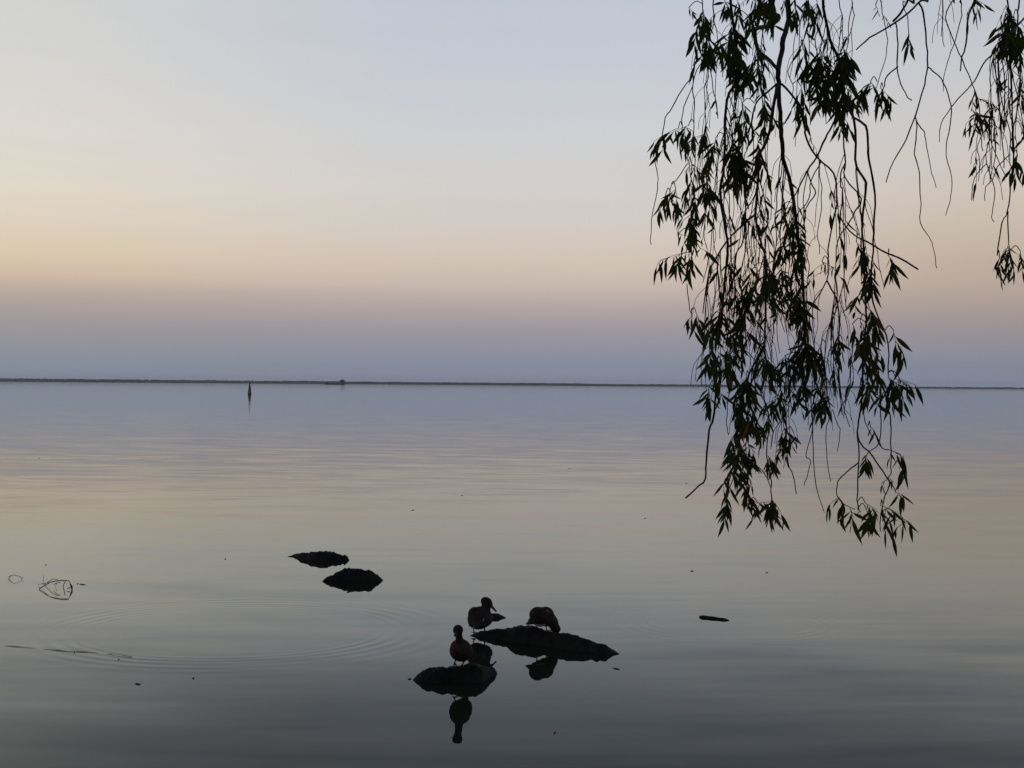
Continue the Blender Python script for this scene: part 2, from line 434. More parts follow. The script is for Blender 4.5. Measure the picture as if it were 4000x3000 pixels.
# ------------------------------------------------------------------ rocks
def rock_mat(name, c1, c2, alga):
    mt = bpy.data.materials.new(name); mt.use_nodes = True; T = NT(mt.node_tree); b = mt.node_tree.nodes['Principled BSDF']
    tc = T.n('ShaderNodeTexCoord')
    n1 = T.n('ShaderNodeTexNoise'); n1.inputs['Scale'].default_value = 9; n1.inputs['Detail'].default_value = 8; T.l(tc.outputs['Object'], n1.inputs['Vector'])
    n2 = T.n('ShaderNodeTexNoise'); n2.inputs['Scale'].default_value = 3; n2.inputs['Detail'].default_value = 4; T.l(tc.outputs['Object'], n2.inputs['Vector'])
    c = T.ramp(n1.outputs[0], [(0.35, (*c1, 1)), (0.68, (*c2, 1))])
    f = T.maprange(n2.outputs[0], .5, .62, 0, .8)
    T.l(T.mixc(f, c, (*alga, 1)), b.inputs['Base Color'])
    b.inputs['Roughness'].default_value = .75; b.inputs['Specular IOR Level'].default_value = .15
    n3 = T.n('ShaderNodeTexNoise'); n3.inputs['Scale'].default_value = 45; n3.inputs['Detail'].default_value = 8; T.l(tc.outputs['Object'], n3.inputs['Vector'])
    bp = T.n('ShaderNodeBump'); bp.inputs['Strength'].default_value = .7; bp.inputs['Distance'].default_value = .012
    T.l(n3.outputs[0], bp.inputs['Height']); T.l(bp.outputs[0], b.inputs['Normal'])
    return mt
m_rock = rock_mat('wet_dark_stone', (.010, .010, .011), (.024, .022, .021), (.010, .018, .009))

def rock(name, wl, wr, tops, width, label, seed, rough=1.0):
    """wl, wr: ends at the waterline; tops: (px, top row, waterline row of the crest); width: thickness in metres"""
    A = W(*wl); B = W(*wr)
    cr = [(wl[0], A, 0.0)]
    for (px, py, ym) in tops:
        g = W(px, ym); cr.append((px, g, max(0.0, P(px, py, g.y).z)))
    cr.append((wr[0], B, 0.0))
    def at(x):
        for (a, ga, ha), (b, gb, hb) in zip(cr[:-1], cr[1:]):
            if a <= x <= b:
                k = (x - a) / max(1e-6, b - a); return ga.lerp(gb, k), ha + (hb - ha) * k
        return (cr[0][1], 0.0) if x < wl[0] else (cr[-1][1], 0.0)
    nu, nv = 110, 44; vs = []; fs = []
    L = wr[0] - wl[0]
    for i in range(nu + 1):
        u = -0.05 + 1.10 * i / nu; g, h = at(wl[0] + L * u)
        if u < 0: g = g + (A - B) * (-u)
        if u > 1: g = g + (B - A) * (u - 1)
        wv = width * (max(0.0, 1 - abs(2 * u - 1) ** 2.2)) ** .6
        for j in range(nv + 1):
            v = -1.25 + 2.5 * j / nv
            edge = 1 + .22 * mnoise.noise(V((u * 7, seed, 1 if v > 0 else 5)))
            hw = (wv * .5 * edge + .02) * (1.25 if v > 0 else .8)
            p = g + V((0, v * hw, 0))
            e = max(0.0, 1 - abs(v) ** 2.0)
            z = h * e ** .75
            nn = mnoise.fractal(V((p.x * 11, p.y * 11, seed)), .9, 2.0, 5) * .020 * rough
            n2 = mnoise.noise(V((p.x * 40, p.y * 40, seed + 7))) * .007 * rough
            cell = abs(mnoise.noise(V((p.x * 17, p.y * 17, seed + 3)))) * .018 * rough
            z += (nn + n2 - cell + .004) * (min(1, h * 16) * min(1, e * 2.5))
            if e <= 0: z = -.03 - (abs(v) - 1) * .5
            if u < 0 or u > 1: z = -.04 - min(abs(u), abs(u - 1)) * 2
            vs.append((p.x, p.y, z - .003))
    for i in range(nu):
        for j in range(nv):
            a = i * (nv + 1) + j; fs.append((a, a + nv + 1, a + nv + 2, a + 1))
    c = (A + B) / 2
    e = mesh_obj(name, [V(q) - c for q in vs], fs, m_rock); e.location = c
    return tag(e, label, 'rock', 'rocks breaking the lake surface')
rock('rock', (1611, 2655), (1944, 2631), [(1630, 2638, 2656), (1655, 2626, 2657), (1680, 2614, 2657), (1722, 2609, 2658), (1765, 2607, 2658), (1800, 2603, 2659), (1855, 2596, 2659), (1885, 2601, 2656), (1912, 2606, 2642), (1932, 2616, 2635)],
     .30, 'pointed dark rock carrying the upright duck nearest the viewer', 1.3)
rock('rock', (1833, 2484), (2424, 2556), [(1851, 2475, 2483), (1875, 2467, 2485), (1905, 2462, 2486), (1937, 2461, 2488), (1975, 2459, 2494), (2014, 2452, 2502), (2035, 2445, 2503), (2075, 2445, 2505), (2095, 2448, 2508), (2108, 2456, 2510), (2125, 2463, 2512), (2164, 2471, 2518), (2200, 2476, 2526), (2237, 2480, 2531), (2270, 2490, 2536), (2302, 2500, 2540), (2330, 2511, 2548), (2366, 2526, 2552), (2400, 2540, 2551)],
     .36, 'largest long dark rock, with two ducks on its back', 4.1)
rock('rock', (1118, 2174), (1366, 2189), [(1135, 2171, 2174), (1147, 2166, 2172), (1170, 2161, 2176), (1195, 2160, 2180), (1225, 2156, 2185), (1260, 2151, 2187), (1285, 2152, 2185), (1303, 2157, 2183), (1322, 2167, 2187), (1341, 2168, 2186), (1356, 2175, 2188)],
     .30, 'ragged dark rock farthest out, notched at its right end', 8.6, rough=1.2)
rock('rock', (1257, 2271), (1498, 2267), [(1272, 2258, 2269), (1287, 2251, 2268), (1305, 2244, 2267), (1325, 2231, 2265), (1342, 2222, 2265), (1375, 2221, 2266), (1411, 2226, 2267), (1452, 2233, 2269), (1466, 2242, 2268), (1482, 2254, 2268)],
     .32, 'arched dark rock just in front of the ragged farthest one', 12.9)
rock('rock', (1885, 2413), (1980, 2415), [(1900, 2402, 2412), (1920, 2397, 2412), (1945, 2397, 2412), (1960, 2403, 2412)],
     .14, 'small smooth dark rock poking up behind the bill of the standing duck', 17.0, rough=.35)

# driftwood
m_drift = mat('soaked_wood', (.022, .019, .017), .8, .2, (.035, .03, .026), 25, .6, 60)
A = W(2733, 2411); B = W(2848, 2424)
ax = (B - A); pts = [A + ax * t + V((0, 0, .004)) for t in [i / 10 for i in range(11)]]
mb = MB(); mb.tube(pts, lambda t: (.023 * (1 - .35 * t)) * (min(1, t * 5 + .35) ** .6) * (min(1, (1 - t) * 5 + .25)) + .0015 * math.sin(t * 17), 9)
c = (A + B) / 2
o = mesh_obj('driftwood', [v - c for v in mb.v], mb.f, m_drift); o.location = c
tag(o, 'short stubby dark piece of driftwood floating right of the big rock', 'driftwood')

# ------------------------------------------------------------------ ducks
def duck_mats():
    def feather(name, c1, c2, sc_):
        mt = bpy.data.materials.new(name); mt.use_nodes = True; T = NT(mt.node_tree); b = mt.node_tree.nodes['Principled BSDF']
        tc = T.n('ShaderNodeTexCoord'); mp = T.n('ShaderNodeMapping'); mp.inputs['Scale'].default_value = (1.6, 1, 1); T.l(tc.outputs['Object'], mp.inputs[0])
        vo = T.n('ShaderNodeTexVoronoi'); vo.inputs['Scale'].default_value = sc_; T.l(mp.outputs[0], vo.inputs['Vector'])
        n = T.n('ShaderNodeTexNoise'); n.inputs['Scale'].default_value = 25; T.l(tc.outputs['Object'], n.inputs['Vector'])
        f = T.m('ADD', vo.outputs['Distance'], T.m('MULTIPLY', n.outputs[0], .35))
        T.l(T.ramp(f, [(.3, (*c1, 1)), (.85, (*c2, 1))]), b.inputs['Base Color'])
        b.inputs['Roughness'].default_value = .8; b.inputs['Specular IOR Level'].default_value = .12
        bp = T.n('ShaderNodeBump'); bp.inputs['Strength'].default_value = .35; bp.inputs['Distance'].default_value = .004; T.l(vo.outputs['Distance'], bp.inputs['Height']); T.l(bp.outputs[0], b.inputs['Normal'])
        return mt
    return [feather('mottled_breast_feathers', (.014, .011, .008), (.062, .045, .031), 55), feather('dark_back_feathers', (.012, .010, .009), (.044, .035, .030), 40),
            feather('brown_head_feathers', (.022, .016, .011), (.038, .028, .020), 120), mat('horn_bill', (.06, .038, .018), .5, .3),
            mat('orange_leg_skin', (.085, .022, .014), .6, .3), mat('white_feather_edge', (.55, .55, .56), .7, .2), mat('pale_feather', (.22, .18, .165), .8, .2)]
DM = duck_mats(); TAGS = ['breast', 'back', 'head', 'bill', 'leg', 'white', 'pale']
def Rx(a): return Matrix.Rotation(a, 3, 'X')
def Ry(a): return Matrix.Rotation(a, 3, 'Y')
def Rz(a): return Matrix.Rotation(a, 3, 'Z')
def make_duck(loc, yaw, shapes, label, feet):
    """shapes: list of (tag, kind, ...). local +Y = forward, +X = right of the bird"""
    mb = MB(); ref = []
    def blob(tg, c, r3, M=None):
        mb.sphere(c, 1.0, 22, 14, r3, M)
        Mi = (M.inverted() if M else Matrix.Identity(3)); ref.append((tg, V(c), V(r3), Mi))
    def chain(tg, pts, rs, flat=1.0):
        path = smooth_path(pts, 6); n = len(path)
        for i, p in enumerate(path):
            t = i / (n - 1) * (len(rs) - 1); k = min(int(t), len(rs) - 2); r = rs[k] + (rs[k + 1] - rs[k]) * (t - k)
            blob(tg, p, (r, r, r * flat))
    for s in shapes:
        if s[0] == 'blob': blob(*s[1:])
        else: chain(*s[1:])
    for (hip, ankle, foot, fy) in feet:      # leg, then a webbed foot of three toes
        chain('leg', [hip, ankle, foot], [.011, .0062, .0068])
        f = V(foot); f.z += .001
        toes = [f + Rz(fy + a) @ V((0, l, 0)) + V((0, 0, -max(.003, f.z - .004))) for a, l in ((-.5, .056), (0, .066), (.5, .056))]
        for tpt in toes: chain('leg', [f, (f + tpt) / 2 + V((0, 0, .002)), tpt], [.006, .0048, .004])
        for k in range(2):
            a, b = toes[k], toes[k + 1]
            for q in range(1, 8):
                w_ = q / 8; e_ = a.lerp(b, w_) * 1.0
                e_ = f.lerp(e_, .92 - .1 * math.sin(w_ * math.pi))
                chain('leg', [f, e_], [.0036, .0036])
    me = bpy.data.meshes.new('duck'); me.from_pydata([tuple(v) for v in mb.v], [], mb.f)
    tmp = bpy.data.objects.new('tmp', me); C.objects.link(tmp)
    rm = tmp.modifiers.new('r', 'REMESH'); rm.mode = 'VOXEL'; rm.voxel_size = .0035; rm.use_smooth_shade = True
    sm = tmp.modifiers.new('s', 'SMOOTH'); sm.factor = .5; sm.iterations = 2
    dg = bpy.context.evaluated_depsgraph_get(); dg.update()
    res = bpy.data.meshes.new_from_object(tmp.evaluated_get(dg))
    bpy.data.objects.remove(tmp)
    for x_ in DM:
        res.materials.append(x_)
    # feathers: face tags by the nearest shape
    small = [r for r in ref]
    for p in res.polygons:
        c = p.center; best = 9; bt = 0
        for tg, cc, rr, Mi in small:
            d = c - cc
            if d.length_squared > .09: continue
            q = Mi @ d
            k = math.sqrt((q.x / rr.x) ** 2 + (q.y / rr.y) ** 2 + (q.z / rr.z) ** 2)
            dist = (k - 1) * min(rr)
            if dist < best: best = dist; bt = TAGS.index(tg)
        p.material_index = bt; p.use_smooth = True
    me2 = res; me2.name = 'duck'
    o = bpy.data.objects.new('duck', me2); C.objects.link(o)
    o.location = loc; o.rotation_euler = (0, 0, yaw)
    return tag(o, label, 'duck', 'ducks resting on the rocks')

# duck nearest the viewer: upright neck, breast towards the viewer
s1 = P(1803, 2606, W(1803, 2659).y)
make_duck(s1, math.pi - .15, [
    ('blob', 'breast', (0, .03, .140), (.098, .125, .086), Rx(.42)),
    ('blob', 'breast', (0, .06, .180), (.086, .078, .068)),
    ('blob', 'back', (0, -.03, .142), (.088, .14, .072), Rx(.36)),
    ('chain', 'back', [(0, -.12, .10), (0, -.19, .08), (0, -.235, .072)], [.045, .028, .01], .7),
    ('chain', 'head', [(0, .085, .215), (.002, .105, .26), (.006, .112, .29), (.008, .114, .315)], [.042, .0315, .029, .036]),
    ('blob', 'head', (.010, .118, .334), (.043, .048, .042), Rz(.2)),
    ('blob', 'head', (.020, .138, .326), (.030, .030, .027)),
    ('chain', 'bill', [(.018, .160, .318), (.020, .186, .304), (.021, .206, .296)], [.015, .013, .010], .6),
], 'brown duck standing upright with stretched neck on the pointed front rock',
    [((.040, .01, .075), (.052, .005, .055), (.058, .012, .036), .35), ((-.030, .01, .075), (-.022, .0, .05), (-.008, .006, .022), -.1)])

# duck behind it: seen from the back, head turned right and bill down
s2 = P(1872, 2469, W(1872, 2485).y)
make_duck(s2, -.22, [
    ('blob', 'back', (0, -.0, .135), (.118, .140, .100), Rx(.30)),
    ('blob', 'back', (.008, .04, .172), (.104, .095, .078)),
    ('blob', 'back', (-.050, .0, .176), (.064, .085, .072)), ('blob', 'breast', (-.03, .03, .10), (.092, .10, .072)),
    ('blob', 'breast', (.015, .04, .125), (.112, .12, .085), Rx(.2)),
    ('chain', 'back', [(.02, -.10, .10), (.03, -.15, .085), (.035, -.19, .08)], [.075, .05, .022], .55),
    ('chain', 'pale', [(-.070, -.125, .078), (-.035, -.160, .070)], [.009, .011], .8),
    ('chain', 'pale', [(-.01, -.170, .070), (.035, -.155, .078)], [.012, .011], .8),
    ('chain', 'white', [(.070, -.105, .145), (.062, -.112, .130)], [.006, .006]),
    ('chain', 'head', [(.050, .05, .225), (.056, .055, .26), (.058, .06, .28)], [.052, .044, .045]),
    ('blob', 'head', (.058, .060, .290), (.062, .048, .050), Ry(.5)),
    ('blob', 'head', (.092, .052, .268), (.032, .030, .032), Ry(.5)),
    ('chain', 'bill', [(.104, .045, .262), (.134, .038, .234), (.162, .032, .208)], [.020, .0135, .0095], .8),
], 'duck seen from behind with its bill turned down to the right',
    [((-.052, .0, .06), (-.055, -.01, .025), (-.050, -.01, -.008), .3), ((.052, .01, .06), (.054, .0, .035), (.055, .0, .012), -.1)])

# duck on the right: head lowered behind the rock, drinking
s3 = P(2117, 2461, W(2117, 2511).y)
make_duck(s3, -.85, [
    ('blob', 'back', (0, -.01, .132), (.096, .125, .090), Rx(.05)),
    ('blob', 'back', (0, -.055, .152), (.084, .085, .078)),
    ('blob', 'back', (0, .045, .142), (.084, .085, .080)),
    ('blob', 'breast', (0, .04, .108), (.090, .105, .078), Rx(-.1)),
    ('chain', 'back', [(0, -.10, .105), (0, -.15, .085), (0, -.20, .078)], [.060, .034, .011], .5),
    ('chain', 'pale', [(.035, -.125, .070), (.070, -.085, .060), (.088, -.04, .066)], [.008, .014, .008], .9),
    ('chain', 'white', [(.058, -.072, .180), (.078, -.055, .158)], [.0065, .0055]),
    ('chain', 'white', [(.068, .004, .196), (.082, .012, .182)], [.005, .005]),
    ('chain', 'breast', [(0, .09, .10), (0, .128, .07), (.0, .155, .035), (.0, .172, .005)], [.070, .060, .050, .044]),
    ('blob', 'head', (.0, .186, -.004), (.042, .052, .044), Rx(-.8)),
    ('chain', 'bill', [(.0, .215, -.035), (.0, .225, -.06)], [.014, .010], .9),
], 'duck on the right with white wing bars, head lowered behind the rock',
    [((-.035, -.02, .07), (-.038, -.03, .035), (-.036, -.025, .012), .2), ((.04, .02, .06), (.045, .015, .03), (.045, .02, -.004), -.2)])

# ------------------------------------------------------------------ reeds and floating bits
m_reed = mat('dead_reed', (.035, .022, .018), .85, .15)
def wp(px, py, z=0.0, ref=None):
    """point that appears at pixel; on the water when z is 0, otherwise above the water at the distance ref"""
    return W(px, py) if ref is None else P(px, py, ref)
def reed(name, parts, label, base):
    e = empty(name, base, label, 'reeds', 'broken reeds standing in the shallows')
    for (nm, pts, r) in parts:
        mb = MB(); mb.tube(smooth_path(pts, 3) if nm == 'leaf' else pts, r, 6); mb.build(nm, m_reed, e)
    return e
b = W(284, 2303); d = b.y
dR = d
def Q(px, py, dd=0.0): return P(px, py, dR + dd)
reed('bent_reeds', [
    ('stalk', [W(284, 2303) + V((0, 0, -.03)), Q(280, 2290), Q(268, 2268), Q(240, 2267.5), Q(214, 2270), Q(195, 2275, .0), Q(172, 2289), Q(154, 2299, .0), W(152, 2302) + V((0, 0, -.02))], .0056),
    ('stalk', [Q(255, 2270, .12), Q(247, 2289, .28), W(247, 2291) + V((0, 0, -.03))], .0048),
    ('stalk', [Q(230, 2270, .1), Q(222, 2264, .2), Q(207, 2261, .3), Q(190, 2272, .35), Q(173, 2283, .4), W(172, 2286) + V((0, 0, -.02))], .0036),
    ('stalk', [Q(195, 2275), Q(170, 2279, .2), Q(148, 2283, .35)], .0026),
    ('leaf', [Q(273, 2283), Q(278, 2292), Q(262, 2300, -.05)], .0050),
    ('leaf', [Q(276, 2284), Q(281, 2294), Q(280, 2302)], .0110),
    ('leaf', [Q(236, 2276, .05), Q(222, 2277, .1), Q(210, 2283, .15)], .0040),
    ('leaf', [Q(222, 2278, .2), Q(215, 2290, .3), W(206, 2303) + V((0, 0, -.01))], .0022),
], 'tangle of bent dead reeds folded down to the water, mirrored below', b)
b = W(94, 2263); dR = b.y
reed('bent_reeds', [
    ('stalk', [b + V((0, 0, -.03)), Q(78, 2253), Q(54, 2245.5), Q(43, 2250, .05), Q(36, 2258, .1), W(35, 2262) + V((0, 0, -.03))], .0034),
    ('leaf', [Q(43, 2250, .05), Q(40, 2247.5, .03)], .0030), ('leaf', [Q(39, 2254, .05), Q(34, 2251, .03)], .0034), ('leaf', [Q(36, 2258, .05), Q(31, 2258, .03)], .0034),
    ('leaf', [Q(92, 2258), Q(86, 2255)], .0028),
], 'single thin reed bent into a small loop at the far left', b)
dR = W(169, 2266).y
e = empty('reed_stub', W(169, 2266), 'tiny curved reed stub behind the bent reeds', 'reed')
mb = MB(); mb.tube([W(169, 2266) + V((0, 0, -.02)), Q(171, 2256), Q(168, 2247)], .0026, 5); mb.build('stalk', m_reed, e)
# long stalk lying on the water, dipping under here and there
pl = [(-60, 2516), (0, 2521.5), (50, 2525.5), (102, 2530), (150, 2534), (200, 2539), (252, 2544), (300, 2546.5), (354, 2549), (407, 2553), (450, 2558), (515, 2568)]
pts = []
for i, (px, py) in enumerate(pl):
    p = W(px, py); p.z = [.002, -.002, .004, .003, -.003, .004, .002, .004, .003, -.003, .006, .005][i]; pts.append(p)
mb = MB(); mb.tube(smooth_path(pts, 4), lambda t: .0022 + .0008 * math.sin(t * 40), 6)
c = W(250, 2544); o = mesh_obj('floating_stalk', [v - c for v in mb.v], mb.f, m_reed); o.location = c
tag(o, 'long thin reed stalk lying on the water at the left edge', 'stalk')

m_litter = mat('floating_litter', (.04, .026, .022), .85, .15)
bits = [(179, 2207, 6, .3, 'dark speck floating above the small reed loop'), (303, 2281, 6, .2, 'tiny round speck right beside the bent reeds'), (322, 2283.5, 26, -.12, 'short floating twig to the right of the bent reeds'),
        (290, 2549, 5, 0, 'dark speck beside the middle of the long floating stalk'), (464, 2577, 6, .2, 'speck just below the tip of the long floating stalk'),
        (538, 2673, 24, -.08, 'dark sliver of leaf floating alone at the lower left'), (755, 2650, 8, 0, 'tiny crumb floating right of the dark leaf sliver'),
        (880, 2184, 7, 0, 'speck floating left of the ragged rock'), (2224, 1831, 8, .1, 'dark speck far out above the rocks'), 
        (1805, 1936, 7, 0, 'far speck between two others in mid lake'), (1613, 1993, 11, .1, 'small dash floating above the arched rock'), (2681, 1889, 7, .1, 'speck floating left of the broken twig tip'),
        (2520, 2025, 8, 0, 'lone speck left of the willow\'s lowest leaves'), (2703, 2231, 13, 0, 'small dark leaf floating above the driftwood'), (2995, 2237, 11, .3, 'faint curl floating right of the small dark leaf'),
        (1361, 2313, 16, .08, 'little leaf floating just below the arched rock'), (2407, 2613, 26, -.18, 'wisp of weed floating below the tip of the big rock'), (1600, 2653, 14, .05, 'scrap of weed at the left point of the front rock'),
        (2167, 2863, 9, .5, 'small twig crumb near the bottom, straight below the lowered duck'),
        (153, 1791, 7, 0, 'far speck near the left edge of the lake')]
for (px, py, wpx, slope, lab) in bits:
    c = W(px, py); mpp = c.y / F_PX; L = wpx * mpp * .72
    a = slope; ax = (W(px + wpx / 2, py - slope * wpx / 2) - W(px - wpx / 2, py + slope * wpx / 2)) / 2
    wd = max(.004, min(.018, L * .28)); nrm = V((-ax.y, ax.x, 0)).normalized() * wd
    mb = MB(); rr = random.Random(int(px))
    vs = []; K = 7
    for i in range(K):
        t = -1 + 2 * i / (K - 1); wv = (1 - t * t) ** .7 * rr.uniform(.7, 1.1) + .05
        q = ax * t; h = .004 + .006 * (1 - t * t) * rr.uniform(.4, 1.2)
        vs += [q + nrm * wv + V((0, 0, .0025)), q + V((0, 0, h)), q - nrm * wv + V((0, 0, .0025)), q + V((0, 0, -.004))]
    fs = []
    for i in range(K - 1):
        for k in range(4):
            a_ = i * 4 + k; b_ = i * 4 + (k + 1) % 4; fs.append((a_, b_, b_ + 4, a_ + 4))
    fs += [(0, 1, 2, 3), tuple((K - 1) * 4 + k for k in (3, 2, 1, 0))]
    o = mesh_obj('floating_leaf', vs, fs, m_litter); o.location = c
    tag(o, lab, 'floating leaf', 'bits of leaf and twig floating on the lake')

# ------------------------------------------------------------------ the willow
def leaf_material():
    mt = bpy.data.materials.new('willow_leaf'); mt.use_nodes = True; T = NT(mt.node_tree); b = mt.node_tree.nodes['Principled BSDF']
    g = T.n('ShaderNodeNewGeometry')
    c = T.ramp(g.outputs['Random Per Island'], [(0, (.036, .052, .014, 1)), (.5, (.052, .072, .018, 1)), (.955, (.080, .088, .020, 1)), (.98, (.20, .13, .03, 1)), (1.0, (.16, .07, .03, 1))])
    T.l(c, b.inputs['Base Color']); b.inputs['Roughness'].default_value = .65; b.inputs['Specular IOR Level'].default_value = .12
    tl = T.n('ShaderNodeBsdfTranslucent'); T.l(c, tl.inputs[0]); mx = T.n('ShaderNodeMixShader'); mx.inputs[0].default_value = .4
    T.l(b.outputs[0], mx.inputs[1]); T.l(tl.outputs[0], mx.inputs[2]); T.l(mx.outputs[0], mt.node_tree.nodes['Material Output'].inputs[0])
    return mt
m_leaf = leaf_material()
m_bark = mat('willow_bark', (.045, .035, .028), .9, .1, (.07, .058, .045), 14, .6, 30)
m_twig = mat('willow_twig', (.04, .028, .02), .8, .1)
rnd = random.Random(21)
def dep(x):
    return 6.0 + .32 * math.sin(x / 71.0) + .25 * math.sin(x / 29.0 + 1.3)
def add_leaf(mb, p, d, L, wd, rr):
    """curved lanceolate leaf with a shallow fold along the midrib"""
    d = d.normalized()
    side = d.cross(V((rr.uniform(-.5, .5), 1.0, rr.uniform(-.3, .3))))
    if side.length < .1: side = V((1, 0, 0))
    side.normalize(); nrm = side.cross(d).normalized()
    side = (side * rr.uniform(.75, 1.0) + nrm * rr.uniform(-.55, .55)).normalized(); nrm = side.cross(d).normalized()
    bend = rr.uniform(-.35, .35); sb = rr.uniform(-.26, .26)
    ts = [0, .09, .3, .52, .74, .9, 1.0]; ws = [.04, .16, .85, 1.0, .68, .26, 0.0]
    vs = []; fs = []
    for t, w_ in zip(ts, ws):
        c = p + d * (L * t) + nrm * (bend * L * t * t) + side * (sb * L * t * t) + V((0, 0, -.10 * L * t * t))
        hw = wd * .5 * w_
        vs += [c - side * hw + nrm * hw * .35, c, c + side * hw + nrm * hw * .35]
    for i in range(len(ts) - 1):
        a = i * 3
        fs += [(a, a + 1, a + 4, a + 3), (a + 1, a + 2, a + 5, a + 4)]
    mb.add(vs, fs)
def spray(mbl, mbt, x0, y0, x1, y1, n, lpx, fan, rr):
    dd = dep((x0 + x1) / 2)
    # the leafy shoots: one along the traced line, others beside it, each with its leaves set singly along it
    n = max(2, int(n * (1.0 if n < 30 else .9))); k = max(1, round(n / 4.5))
    Ls = math.hypot(x1 - x0, y1 - y0); per = n / k
    shoots = []
    for i in range(k):
        t = 0 if i == 0 else rr.random() * (.9 if abs(x1 - x0) > abs(y1 - y0) else .75)
        sx = x0 + (x1 - x0) * t; off = 0 if i == 0 else rr.gauss(0, 22 * fan); sy_ = y0 + (y1 - y0) * t
        L = (max(Ls, 45) if i == 0 else rr.uniform(35, 85)); lean = ((x1 - x0) / max(Ls, 1) if i == 0 else rr.gauss(0, .7 * fan))
        lean = max(-1.5, min(1.5, lean)); dp = rr.gauss(0, .05); dpe = dp + rr.gauss(0, .05)
        path = []
        for q in range(6):
            u = q / 5; xx = sx + off * min(1, u * 2.2) + L * lean * (u - .35 * u * u); yy = sy_ + L * (u * .8 + .2 * u * u) * (1 if i else max(.25, (y1 - y0) / max(Ls, 1)))
            if i == 0 and Ls > 45: xx = x0 + (x1 - x0) * u; yy = y0 + (y1 - y0) * (u * .7 + .3 * u * u)
            path.append(P(xx, yy, dd + dp + (dpe - dp) * u))
        shoots.append(path); mbt.tube(path, lambda t: .0015 - .0008 * t, 4)
        m_ = max(2, int(round(per * rr.uniform(.7, 1.3)))); sgn = rr.choice((-1, 1))
        for j in range(m_):
            u = (j + rr.uniform(.1, .9)) / m_; sgn = -sgn
            fi = u * 5; a = path[int(min(fi, 4))]; b_ = path[int(min(fi, 4)) + 1]; q = a.lerp(b_, fi - int(min(fi, 4)))
            base = (b_ - a).normalized()
            ang = sgn * abs(rr.gauss(.52, .36)) * (1 - .45 * u)
            if rr.random() < .07: ang *= 2.0
            dv = V((math.sin(ang), rr.gauss(0, .35), -abs(math.cos(ang)) * .9)) + base * .45
            Lf = lpx * rr.uniform(.5, 1.15) * (1 - .35 * abs(u - .55)) * dd / F_PX
            if rr.random() < .14: Lf *= .45
            add_leaf(mbl, q, dv, Lf, Lf * rr.uniform(.14, .22), rr)

